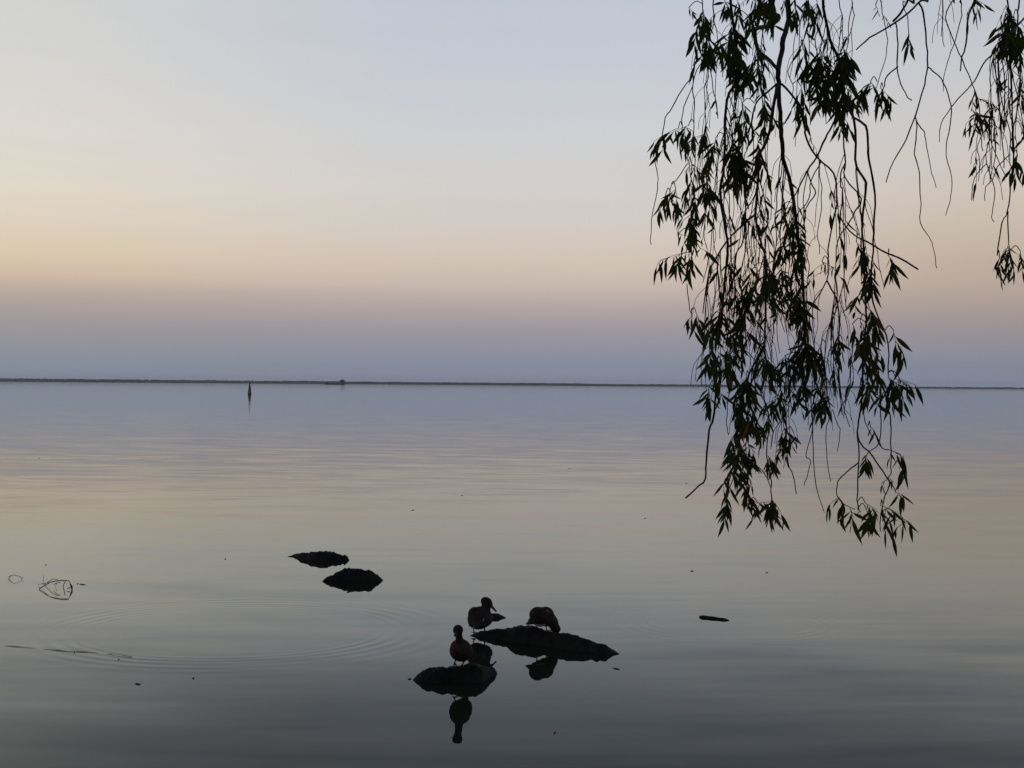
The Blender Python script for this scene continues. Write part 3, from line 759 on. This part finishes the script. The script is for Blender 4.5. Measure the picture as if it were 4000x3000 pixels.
# traced branches: (width px at top, width px at tip, points, top joined to a limb?)
BR = [
 (22, 9, [(3076, -40), (3080, 78), (3059, 152), (3053, 210), (3039, 271), (3042, 322), (3046, 407), (3052, 508), (3056, 574), (3059, 625), (3083, 692), (3097, 770), (3107, 845), (3114, 913), (3127, 1014), (3137, 1080), (3139, 1226), (3146, 1351), (3129, 1453)], 1),
 (26, 12, [(3010, -40), (3015, 0), (3022, 51), (3042, 70), (3002, 102), (2951, 115), (2957, 190), (3008, 237), (3039, 275)], 1),
 (13, 5, [(3042, 322), (3025, 390), (3012, 475), (3005, 519), (2992, 557), (2964, 615), (2961, 693), (2951, 838), (2958, 896), (2978, 964), (2992, 1032), (2990, 1097), (2988, 1283), (2980, 1368), (2925, 1460), (2915, 1560)], 0),
 (8, 4, [(3042, 322), (2975, 380), (2947, 414), (2930, 500)], 0),
 (9, 4, [(2951, 838), (2907, 872), (2842, 940), (2781, 1035), (2764, 1082), (2745, 1225)], 0),
 (7, 4, [(2907, 872), (2903, 943), (2873, 994), (2870, 1082), (2866, 1250)], 0),
 (12, 7, [(2850, -40), (2870, 130), (2880, 295), (2839, 390), (2832, 509), (2825, 676), (2812, 743), (2822, 825), (2839, 930), (2842, 998), (2834, 1080), (2820, 1182), (2817, 1270), (2785, 1317), (2786, 1385), (2797, 1426), (2795, 1548), (2785, 1636), (2770, 1681), (2759, 1803), (2756, 1871), (2720, 1906), (2681, 1944)], 1),
 (13, 5, [(3215, -40), (3229, 95), (3242, 152), (3262, 200), (3283, 260), (3290, 330), (3295, 400), (3335, 458), (3340, 529), (3342, 560), (3346, 652), (3380, 703), (3383, 743), (3369, 862), (3369, 913), (3376, 1048), (3378, 1140), (3383, 1243), (3373, 1351), (3370, 1520), (3360, 1622), (3349, 1688), (3356, 1786), (3349, 1922), (3354, 1993)], 1),
 (9, 5, [(3335, 458), (3379, 491), (3392, 560), (3395, 625), (3420, 760), (3413, 879), (3410, 980), (3403, 1141), (3434, 1243), (3470, 1344), (3470, 1463)], 0),
 (7, 4, [(3349, 1688), (3363, 1736), (3393, 1763), (3437, 1824), (3464, 1864), (3475, 1898), (3448, 1966), (3437, 2075)], 0),
 (6, 4, [(3434, 1477), (3458, 1538), (3475, 1622), (3480, 1668), (3480, 1763), (3480, 1847), (3466, 1868)], 0),
 (6, 3, [(3458, 1538), (3441, 1572), (3441, 1610), (3434, 1729), (3397, 1763), (3377, 1800)], 0),
 (5, 3, [(3434, 1729), (3451, 1753), (3480, 1759), (3520, 1775)], 0),
 (6, 3, [(3351, 1810), (3310, 1842), (3273, 1880), (3271, 1935), (3290, 1965), (3340, 1990)], 0),
 (9, 5, [(3056, 329), (3107, 390), (3141, 475), (3149, 540), (3190, 611), (3254, 676), (3268, 743), (3264, 828), (3237, 947), (3234, 1021), (3229, 1097), (3153, 1222)], 0),
 (9, 5, [(3285, 410), (3250, 490), (3224, 540), (3190, 611), (3153, 669), (3115, 743), (3098, 775)], 0),
 (6, 4, [(3153, 669), (3170, 716), (3185, 754), (3153, 804), (3146, 835), (3140, 900)], 0),
 (5, 4, [(3207, 632), (3170, 699), (3159, 777), (3120, 830)], 0),
 (7, 4, [(3297, 400), (3295, 540), (3302, 635), (3300, 693), (3366, 777), (3342, 821), (3322, 862), (3281, 920), (3268, 971), (3264, 1082), (3258, 1180), (3243, 1330)], 0),
 (6, 4, [(3302, 635), (3285, 676), (3285, 730), (3292, 740), (3285, 828), (3278, 913), (3295, 981), (3295, 1099), (3270, 1200), (3245, 1260), (3225, 1340), (3218, 1480)], 0),
 (7, 4, [(3229, 1097), (3261, 1155), (3278, 1222), (3275, 1385), (3278, 1470), (3285, 1555), (3290, 1622)], 0),
 (6, 7, [(3285, 828), (3288, 862), (3339, 920), (3383, 943), (3468, 991), (3515, 1008), (3586, 1052)], 0),
 (10, 5, [(3630, -30), (3599, 0), (3542, 54), (3460, 112), (3399, 146), (3348, 193)], 1),
 (8, 9, [(3570, -30), (3548, 0), (3514, 54), (3489, 83)], 1),
 (8, 4, [(3589, 10), (3609, 51), (3619, 170), (3623, 261), (3611, 329), (3575, 451), (3539, 545), (3492, 625), (3461, 713)], 0),
 (5, 3, [(3575, 451), (3582, 520), (3573, 601), (3590, 676), (3597, 794), (3595, 872), (3631, 926), (3651, 991), (3659, 1048)], 0),
 (5, 3, [(3577, 470), (3609, 515), (3614, 545), (3631, 642), (3658, 733)], 0),
 (6, 3, [(3623, 261), (3657, 288), (3687, 325), (3708, 390), (3716, 458), (3701, 545), (3695, 608), (3715, 693), (3715, 760), (3695, 842)], 0),
 (6, 4, [(3501, 92), (3508, 170), (3506, 261), (3521, 329), (3545, 378), (3562, 392)], 0),
 (6, 4, [(3506, 261), (3467, 295), (3453, 336), (3440, 370)], 0),
 (10, 5, [(3815, -30), (3806, 0), (3779, 85), (3775, 170), (3759, 220), (3752, 278)], 1),
 (5, 4, [(3730, -30), (3721, 0), (3694, 68), (3725, 159), (3758, 231), (3792, 315), (3809, 356), (3826, 424), (3832, 520), (3838, 590)], 1),
 (5, 3, [(3750, -30), (3752, 0), (3755, 61), (3731, 163), (3708, 220), (3687, 300), (3685, 358)], 1),
 (8, 3, [(4010, 60), (3931, 146), (3887, 200), (3840, 251), (3806, 315), (3718, 417), (3677, 485), (3670, 556)], 0),
 (5, 3, [(3887, 200), (3867, 278), (3872, 388), (3867, 534), (3898, 624), (3930, 690)], 0),
 (7, 4, [(3930, -30), (3940, 100), (3947, 229), (3954, 485), (3960, 610), (3947, 728), (3936, 825), (3912, 873), (3898, 998)], 1),
 (7, 4, [(3985, -30), (3975, 60), (3981, 173), (3988, 347), (3974, 430), (3954, 520), (3958, 640)], 1),
 (5, 3, [(3936, 825), (3940, 957), (3962, 1060)], 0),
 (4, 3, [(3867, 534), (3850, 610), (3870, 686), (3888, 759), (3874, 832), (3881, 867)], 0),
 (4, 3, [(3855, 640), (3808, 693), (3796, 783)], 0),
 (4, 3, [(3947, 603), (3898, 650), (3880, 700), (3849, 730), (3846, 786)], 0),
 (5, 3, [(3545, -30), (3527, 3), (3542, 60), (3551, 120), (3548, 180)], 1),
 (4, 3, [(3438, -30), (3450, 70), (3466, 158), (3455, 240), (3432, 310), (3420, 350)], 1),
 (5, 3, [(3681, -30), (3683, 60), (3681, 100), (3687, 183)], 1),
 (5, 3, [(3326, -30), (3337, 60), (3317, 140), (3312, 165)], 1),
 (6, 3, [(3276, -30), (3294, 80), (3278, 150)], 1),
 (5, 3, [(3145, -30), (3160, 80), (3140, 150), (3118, 200), (3078, 280), (3097, 330), (3095, 380), (3085, 405)], 1),
 (7, 4, [(2788, -40), (2785, 30), (2790, 90), (2800, 118)], 1),
 (5, 3, [(2740, -40), (2748, 60), (2745, 200), (2715, 250), (2703, 298), (2665, 350), (2625, 422), (2600, 460), (2583, 545), (2560, 620), (2568, 680), (2567, 740), (2548, 850), (2541, 930), (2544, 955)], 1),
 (5, 3, [(2760, 220), (2725, 270), (2704, 340), (2712, 390), (2710, 470), (2712, 540), (2716, 640), (2700, 780), (2700, 900), (2700, 1010), (2690, 1110)], 0),
 (4, 3, [(2704, 340), (2672, 420), (2663, 490), (2670, 580), (2690, 640), (2700, 700)], 0),
 (4, 3, [(2765, 240), (2766, 300), (2750, 345), (2755, 430), (2757, 500), (2735, 560), (2725, 640), (2722, 750)], 0),
 (4, 3, [(2683, 640), (2650, 690), (2618, 735), (2620, 780)], 0),
 (4, 3, [(2683, 1110), (2693, 1210), (2702, 1222)], 0),
 (5, 4, [(3000, 1450), (2970, 1525), (3000, 1600), (3003, 1680), (2995, 1780), (3012, 1860), (3013, 1940), (3030, 2000)], 0),
 (5, 4, [(3055, 1560), (3070, 1620), (3072, 1740), (3078, 1810), (3100, 1860), (3111, 1930)], 0),
 (5, 4, [(2876, 1550), (2880, 1700), (2878, 1830), (2840, 1925)], 0),
 (5, 3, [(2925, 1795), (2958, 1822), (2985, 1850), (3012, 1908)], 0),
 (5, 4, [(2925, 1790), (2920, 1860), (2922, 1930), (2930, 1990)], 0),
 (4, 3, [(3180, 1560), (3172, 1680), (3147, 1775), (3165, 1800), (3155, 1850), (3140, 1897)], 0),
 (5, 3, [(3168, 1540), (3172, 1640), (3178, 1750), (3188, 1900), (3221, 2002)], 0),
 (4, 3, [(3238, 1560), (3238, 1635), (3226, 1680), (3228, 1760), (3240, 1860), (3245, 1880)], 0),
 (4, 3, [(3249, 1600), (3270, 1650), (3282, 1690), (3272, 1763)], 0),
 (4, 3, [(2860, 1500), (2846, 1555), (2838, 1650), (2845, 1698)], 0),
 (4, 3, [(3377, 1560), (3378, 1645), (3395, 1680), (3410, 1710)], 0),
 (5, 3, [(3332, 1330), (3322, 1440), (3311, 1500)], 0),
]
# sprays of leaves: x0,y0 -> x1,y1, number, leaf length px, fan
SP = [
 (2745,30,2762,130,20,85,.9),(2762,110,2778,235,18,95,.6),(2760,190,2765,240,8,80,.7),(2830,0,2850,60,14,80,.6),(2855,100,2895,250,52,100,.9),(2845,150,2860,260,22,95,.7),(2900,240,2905,310,18,85,.6),
 (2940,-20,2965,60,34,85,.9),(3012,-20,3020,60,22,85,.5),(2965,200,2955,300,26,75,.8),(3100,-20,3110,70,16,85,.5),(3155,-20,3170,90,22,80,.6),(3135,180,3150,270,24,90,.7),
 (3200,190,3225,420,66,95,.8),(3215,300,3225,400,26,90,.6),(3130,340,3150,450,26,85,.8),(2690,490,2575,545,22,85,.8),(2985,380,2990,480,22,75,.8),(2900,400,2915,540,26,75,.8),(2760,480,2750,560,16,70,.9),
 (3290,170,3320,300,52,95,.7),(3280,230,3300,380,36,90,.7),(3270,390,3290,500,26,85,.6),(3260,330,3330,400,16,85,.8),(3400,320,3430,360,18,90,.7),(3440,345,3480,390,14,90,.5),
 (3550,120,3546,175,8,98,.6),(3450,62,3470,80,5,40,1.0),(3790,-10,3850,20,14,60,.8),(3930,20,3965,190,60,75,.9),(3960,60,3990,240,50,75,.9),(3920,80,3940,160,22,65,.9),
 (3805,355,3815,375,10,45,1),(3810,430,3830,480,26,70,.8),(3870,400,3885,440,14,60,.9),(3875,480,3890,500,8,40,1.2),(3820,385,3880,400,10,35,1.2),(3970,330,3995,390,8,70,.9),
 (3990,500,4010,600,14,60,.8),(3975,610,3960,660,20,65,.9),(3935,960,3955,1050,30,70,.9),(3905,1010,3880,1040,10,55,.8),(3985,980,3992,1020,10,55,.8),
 (2700,635,2712,665,12,60,1.0),(2795,540,2790,600,20,85,.9),(2860,540,2885,740,60,85,.7),(2900,560,2890,700,34,85,.6),(2960,540,2965,640,24,75,.6),
 (2700,690,2722,830,34,75,.9),(2760,700,2750,760,24,75,.9),(2640,740,2605,765,16,75,.7),(2700,830,2702,900,22,90,.6),(2650,915,2720,930,14,60,.8),(2690,985,2620,1010,10,75,.7),(2690,1000,2695,1025,8,75,.6),(2735,970,2775,985,8,75,.5),
 (3050,815,3120,805,14,50,1.0),(3065,845,3075,900,10,75,.5),(3105,830,3118,1100,62,70,.45),(3128,870,3130,1060,26,65,.4),(3050,935,3075,985,18,75,.7),(3000,1040,3030,1100,32,75,.8),(3055,1040,3050,1100,20,70,.7),
 (3345,945,3390,1010,30,75,.8),(3390,1040,3405,1095,22,80,.7),(3470,1000,3500,1030,9,95,.6),(3210,1022,3260,1050,16,45,1.2),(3385,1075,3395,1110,12,90,.5),
 (2720,1225,2745,1290,22,90,.6),(2810,1200,2822,1270,26,75,.8),(2910,1110,2930,1220,42,75,.8),(2895,1240,2890,1300,22,85,.6),(2940,1050,2945,1120,12,75,.5),(2985,1070,2990,1110,10,80,.5),(3000,1100,3020,1170,38,70,.8),(3100,1100,3140,1300,62,80,.7),(3060,1110,3080,1150,14,65,.9),
 (3145,1300,3165,1370,30,85,.5),(2780,1330,2770,1430,24,95,.6),(2830,1370,2842,1430,26,90,.8),(2880,1370,2890,1420,18,65,.8),(2980,1390,3015,1430,44,80,.9),(3065,1390,3100,1430,34,80,.8),(3150,1360,3175,1420,44,85,.8),
 (2770,1510,2762,1560,22,80,.6),(2915,1470,2920,1560,48,85,.8),(2890,1560,2900,1640,34,80,.5),(3040,1540,3055,1580,26,75,.8),(3090,1525,3110,1560,14,75,.7),(3130,1470,3150,1520,18,75,.7),(3195,1540,3240,1560,24,80,.8),
 (3375,1140,3325,1180,8,85,.7),(3395,1200,3415,1260,28,80,.7),(3280,1310,3250,1340,8,80,.6),(3290,1330,3288,1370,5,70,.5),(3330,1265,3345,1300,14,70,.7),(3390,1290,3410,1450,62,85,.7),(3360,1250,3370,1320,16,75,.6),(3420,1440,3440,1470,14,70,.6),
 (3490,1290,3502,1370,8,100,.6),(3380,1470,3385,1530,18,80,.4),(3470,1475,3525,1520,30,85,.7),(3520,1490,3560,1500,6,90,.6),
 (2885,1600,2890,1670,18,75,.5),(2945,1600,2955,1660,18,70,.5),(2960,1640,2965,1740,16,60,.35),(2878,1690,2888,1800,40,85,.6),(2860,1720,2860,1790,16,80,.6),(2850,1828,2870,1845,16,85,.8),(2920,1720,2928,1790,14,70,.6),
 (3000,1620,3010,1680,12,70,.6),(3060,1665,3080,1740,22,75,.6),(3100,1690,3105,1710,3,70,1.2),(3040,1740,3070,1750,14,50,.9),(3000,1780,3006,1800,12,75,.6),(2890,1810,2902,1870,10,80,.5),(2920,1865,2935,1885,5,80,.7),
 (2838,1930,2840,1980,14,85,.5),(2915,1900,2935,1975,20,75,.6),(2960,1965,3005,1960,12,60,.9),(3013,1940,3022,2010,20,90,.4),
 (3400,1668,3425,1690,6,60,.6),(3500,1770,3535,1785,9,90,.6),(3480,1765,3478,1775,2,70,.2),(3390,1770,3377,1800,9,90,.5),(3465,1865,3475,1870,9,35,1.6),(3500,1925,3520,1925,5,75,.8),(3270,1937,3300,1975,15,80,.7),(3380,1965,3435,2005,17,90,.5),(3440,1975,3520,2010,14,80,.6),(3350,1975,3354,1985,3,25,1.4),
 (3240,250,3260,300,16,85,.7),(3190,0,3200,60,12,70,.8),(3060,-20,3065,30,8,70,.8),(2880,0,2890,40,10,70,.8),(3420,20,3425,30,3,40,1.2),(2960,-30,2975,60,26,85,.9),(2650,500,2550,555,12,85,.8),(2680,985,2570,1020,12,80,.7),(2700,1000,2712,1030,8,80,.8),(2600,760,2590,790,8,75,.8),(2730,100,2715,150,9,90,.8),(2700,1240,2670,1262,6,60,1.0),(3000,-30,3010,90,26,85,.6),(2920,60,2940,110,14,70,.9),(3500,2015,3560,2045,9,85,.7),(3500,1480,3580,1505,7,100,.6),(3440,1500,3460,1560,12,80,.8),(3385,1990,3390,2020,8,100,.4),(3320,1985,3330,2005,7,95,.4),(2690,30,2720,60,6,70,1.1),(3170,560,3180,570,2,40,1),(2850,1300,2860,1340,14,80,.8),(2780,1240,2790,1300,14,80,.7),(3205,1350,3215,1400,10,80,.8),
]
tb = V((4.6, 3.2, .55))
wil = empty('willow_tree', tb, 'weeping willow hanging its dark leafy branches over the water at right', 'tree')
mb = MB(); tr = [tb + V((0, 0, -.5)), tb + V((-.05, .05, .8)), tb + V((-.25, .2, 2.2)), tb + V((-.3, .35, 3.6)), tb + V((-.1, .3, 5.2)), tb + V((.2, 0, 7.2))]
mb.tube(smooth_path(tr, 5), lambda t: .42 * (1 - t) ** .7 + .06 + .12 * max(0, .15 - t) / .15, 18)
mb.build('trunk', m_bark, wil)
LIMBS = []
def limb(pts, r0, r1):
    sp_ = smooth_path(pts, 6); mb = MB(); mb.tube(sp_, lambda t: r0 + (r1 - r0) * t, 10); mb.build('limb', m_bark, wil); LIMBS.append(sp_)
limb([tb + V((-.25, .25, 2.9)), V((3.6, 4.4, 4.5)), V((2.4, 5.6, 4.95)), V((1.5, 6.0, 4.9)), V((.95, 6.1, 4.75)), V((.5, 6.2, 4.65))], .12, .02)
limb([tb + V((-.2, .35, 4.0)), V((3.6, 4.6, 5.3)), V((2.7, 5.9, 5.25)), V((2.0, 6.4, 5.0)), V((1.55, 6.6, 4.8))], .09, .015)
limb([tb + V((-.2, .3, 4.6)), V((3.0, 2.2, 6.2)), V((1.2, 1.6, 6.9)), V((-.6, 1.6, 6.8)), V((-2.2, 2.0, 6.0))], .10, .015)
limb([tb + V((0, .2, 4.9)), V((5.6, 4.4, 6.4)), V((6.8, 5.6, 6.6)), V((8.0, 6.2, 5.9))], .09, .015)
limb([tb + V((0, 0, 5.2)), V((4.2, 1.2, 7.4)), V((3.6, -1.0, 8.2)), V((2.8, -2.8, 8.0))], .09, .015)
bobj = []; bpix = []; tw = []; lf = []
for (w0, w1, pts, joined) in BR:
    wp_ = []
    for (px, py) in pts:
        wp_.append(P(px, py, dep(px)))
    # keep each branch at a steady depth: blend towards the depth of its first point
    d0 = dep(pts[0][0]); wp_ = [P(px, py, dep(px)) for (px, py) in pts]
    if joined:
        s = wp_[0]
        best = min((q for L in LIMBS[:2] for q in L), key=lambda q: (q - s).length + abs(q.x - s.x) * 2)
        wp_ = [best, best.lerp(s, .5) + V((0, 0, .08))] + wp_
    sp_ = smooth_path(wp_, 3)
    rr = random.Random(len(bobj))
    sp_ = [q + V((rr.uniform(-1, 1), rr.uniform(-1, 1), 0)) * .0022 for q in sp_]
    mb = MB(); k0 = w0 / 2 * 6 / F_PX; k1 = w1 / 2 * 6 / F_PX
    mb.tube(sp_, (lambda k0, k1, sd: (lambda t: (k0 + (k1 - k0) * t) * (1 + .28 * max(0, mnoise.noise(V((t * 26, sd, 0)))) - .1 * mnoise.noise(V((t * 9, sd, 3))))))(k0, k1, len(bobj) * 3.7), 7 if w0 > 8 else 5)
    o = mb.build('branch', m_twig if w0 < 12 else m_bark, wil)
    bobj.append(o); bpix.append(pts); tw.append(MB()); lf.append(MB())
def nearest(x, y):
    best = 1e9; bi = 0
    for i, pts in enumerate(bpix):
        for (x0, y0), (x1, y1) in zip(pts[:-1], pts[1:]):
            dx, dy = x1 - x0, y1 - y0; t = max(0, min(1, ((x - x0) * dx + (y - y0) * dy) / (dx * dx + dy * dy + 1e-6)))
            q = (x - x0 - t * dx) ** 2 + (y - y0 - t * dy) ** 2
            if q < best: best = q; bi = i; bp = (x0 + t * dx, y0 + t * dy)
    return bi, bp, math.sqrt(best)
for s in SP:
    bi, bp, dist = nearest(s[0], s[1])
    spray(lf[bi], tw[bi], *s[:7], rnd)
    if dist > 6:
        # the twig that ties this spray to its branch, rising to it
        a = P(bp[0], bp[1] - (0 if dist > 60 else 10), dep(bp[0])); b = P(s[0], s[1], dep((s[0] + s[2]) / 2)); mm = a.lerp(b, .5) + V((0, 0, .02))
        tw[bi].tube(smooth_path([a, mm, b], 4), .0019, 5)
# fine hanging twigs
rr = random.Random(99)
def hang(x, y0, y1, w_=3.2, amp=1.0, attach=True):
    pts = []; y = y0; xx = x; drift = rr.uniform(-.06, .06)
    while y < y1:
        pts.append((xx, y)); st = rr.uniform(35, 85); y += st; xx += drift * st + rr.gauss(0, 6.0) * amp
        if rr.random() < .18: drift = rr.uniform(-.3, .3)
        else: drift *= .8
    if len(pts) < 3: return
    bi, bp, dist = nearest(*pts[0])
    dd = dep(x) + rr.uniform(-.15, .15)
    if dist > 220: return
    ox, oy = bp[0] - pts[0][0], bp[1] - pts[0][1]
    d0 = dep(bp[0]); pts = [(a + ox * max(0, 1 - (b - y0) / 220) ** 2, b + oy * max(0, 1 - (b - y0) / 300)) for a, b in pts]
    W_ = [P(a, b, d0 + (dd - d0) * min(1, (b - pts[0][1]) / 250)) for a, b in pts]
    # a few small leaves along it
    for _ in range(rr.choice((0, 0, 1, 2, 4))):
        i = rr.randint(1, len(pts) - 2); q = W_[i].lerp(W_[i + 1], rr.random()); Lf = rr.uniform(28, 70) * dd / F_PX
        add_leaf(lf[bi], q, V((rr.gauss(0, .5), rr.gauss(0, .4), -1)), Lf, Lf * rr.uniform(.15, .25), rr)
    tw[bi].tube(smooth_path(W_, 3), (lambda w_: (lambda t: (w_ - 1.2 * t) / 2 * 6 / F_PX))(w_), 4)
    # side twiglets
    for _ in range(rr.randint(0, 2)):
        i = rr.randint(0, len(pts) - 2); a, b = pts[i]; sgn = rr.choice((-1, 1)); L = rr.uniform(60, 150)
        tw[bi].tube(smooth_path([P(a, b, dd), P(a + sgn * L * .3, b + L * .35, dd), P(a + sgn * L * .4, b + L, dd)], 3), .0013, 4)
for (x0, x1, ya, yb, lo, hi, n) in [
    (2730, 3000, 380, 560, 250, 600, 20), (2800, 3140, 560, 850, 250, 550, 30), (2740, 3130, 950, 1150, 200, 480, 34), (3130, 3420, 560, 780, 200, 500, 10), (3140, 3330, 1050, 1250, 250, 450, 12),
    (2870, 3150, 1300, 1450, 150, 420, 18), (3050, 3330, 1380, 1500, 120, 300, 12), (2700, 3000, 60, 250, 200, 450, 18), (3100, 3330, 0, 200, 200, 400, 12), (3880, 3995, 60, 350, 250, 480, 13), (3780, 3900, 380, 560, 120, 300, 6), (3640, 3700, -30, 20, 150, 250, 2)]:
    for _ in range(int(n * 1.35)):
        x = rr.uniform(x0, x1); y = rr.uniform(ya, yb); hang(x, y, y + rr.uniform(lo, hi), rr.uniform(3.2, 5.2))
def clusters(mb):
    'the twigs of one branch, those that touch kept together'
    par = list(range(len(mb.v)))
    def find(a):
        while par[a] != a: par[a] = par[par[a]]; a = par[a]
        return a
    for f in mb.f:
        for q in f[1:]: par[find(q)] = find(f[0])
    g = {}
    for i in range(len(mb.v)): g.setdefault(find(i), []).append(i)
    gs = [(l, [min(mb.v[i][k] for i in l) - .012 for k in range(3)], [max(mb.v[i][k] for i in l) + .012 for k in range(3)]) for l in g.values()]
    ch = True
    while ch:
        ch = False; out_ = []
        for l, lo, hi in gs:
            for q in out_:
                if all(lo[k] <= q[2][k] and hi[k] >= q[1][k] for k in range(3)):
                    q[0].extend(l)
                    for k in range(3): q[1][k] = min(q[1][k], lo[k]); q[2][k] = max(q[2][k], hi[k])
                    ch = True; break
            else: out_.append((list(l), list(lo), list(hi)))
        gs = out_
    res = []
    for l, _, _ in gs:
        ix = {a: i for i, a in enumerate(l)}
        res.append(([mb.v[a] for a in l], [tuple(ix[a] for a in f) for f in mb.f if f[0] in ix]))
    return res
for i, o in enumerate(bobj):
    for nm, mbx, mtt in (('twigs', tw[i], m_twig), ('foliage', lf[i], m_leaf)):
        for vv, ff in (clusters(mbx) if nm == 'twigs' else [(mbx.v, mbx.f)]):
            if vv: c = mesh_obj(nm, [v - wil.location for v in vv], ff, mtt); c.parent = o
# high crown over and behind the viewer
mb = MB(); rc = random.Random(5); cl = []
for _ in range(230):
    th = rc.uniform(0, 6.283); q = rc.random() ** .5
    cl.append(V((3.0 + 6.6 * q * math.cos(th), 1.2 + 4.8 * q * math.sin(th), 5.5 + 4.6 * (1 - q * q) * rc.uniform(.3, 1) + .4 * rc.random())))
mbt = MB(); LP = [q for L in LIMBS for q in L[4:]] + [V(t_) for t_ in smooth_path(tr, 5)[18:]]
for c in cl:
    base = min(LP, key=lambda q: (q - c).length)
    path = smooth_path([base, base.lerp(c, .4) + V((0, 0, .35)), c], 4)
    mbt.tube(path, lambda t: .022 - .015 * t, 5)
    for _ in range(7):
        st = path[rc.randint(5, len(path) - 1)]; ln = rc.uniform(.5, 1.5); dx, dy = rc.gauss(0, .28), rc.gauss(0, .28); sh = []
        for k in range(6):
            t = k / 5; p = st + V((dx * t ** .6, dy * t ** .6, .06 * t - ln * t * t))
            if p.z < 2.5 + .30 * max(p.y, 0) + 1.1: break
            sh.append(p)
        if len(sh) < 3: continue
        mbt.tube(sh, .0035, 3)
        for k in range(14):
            i = rc.randint(0, len(sh) - 2); p = sh[i].lerp(sh[i + 1], rc.random())
            dv = V((rc.gauss(0, .5), rc.gauss(0, .5), -1)); dv.normalize(); L = rc.uniform(.08, .13)
            sd = dv.cross(V((rc.uniform(-1, 1), rc.uniform(-1, 1), .2))).normalized() * L * .12
            mb.add([p, p + dv * L * .45 - sd, p + dv * L, p + dv * L * .45 + sd], [(0, 1, 2, 3)])
mbt.build('crown_branches', m_bark, wil)
mb.build('crown', m_leaf, wil, smooth=False)

# unseen wood added behind the viewer to shade near sides from the western glow
m_wood2 = mat('shade_wood_leaves', (.03, .042, .016), .9, .1)
mb = MB(); rc = random.Random(15)
for _ in range(1500):
    c = V((rc.uniform(-75, 80), rc.uniform(-24, -9), 0)); c.z = 1 + 13 * rc.random() ** .8
    if abs(c.x) < 4 and c.y > -12: c.y -= 5
    for _ in range(14):
        p = c + V((rc.gauss(0, .9), rc.gauss(0, .9), rc.gauss(0, .8)))
        if p.z < 1.0: continue
        a = V((rc.gauss(0, 1), rc.gauss(0, 1), rc.gauss(0, 1))).normalized(); b_ = a.orthogonal().normalized(); s_ = rc.uniform(.25, .5)
        mb.add([p + a * s_, p + b_ * s_ * .6, p - a * s_, p - b_ * s_ * .6], [(0, 1, 2, 3)])
o = mb.build('shade_wood', m_wood2, smooth=False); tag(o, 'unseen dark wood added behind the viewer for shade', 'wood', kind='stuff')
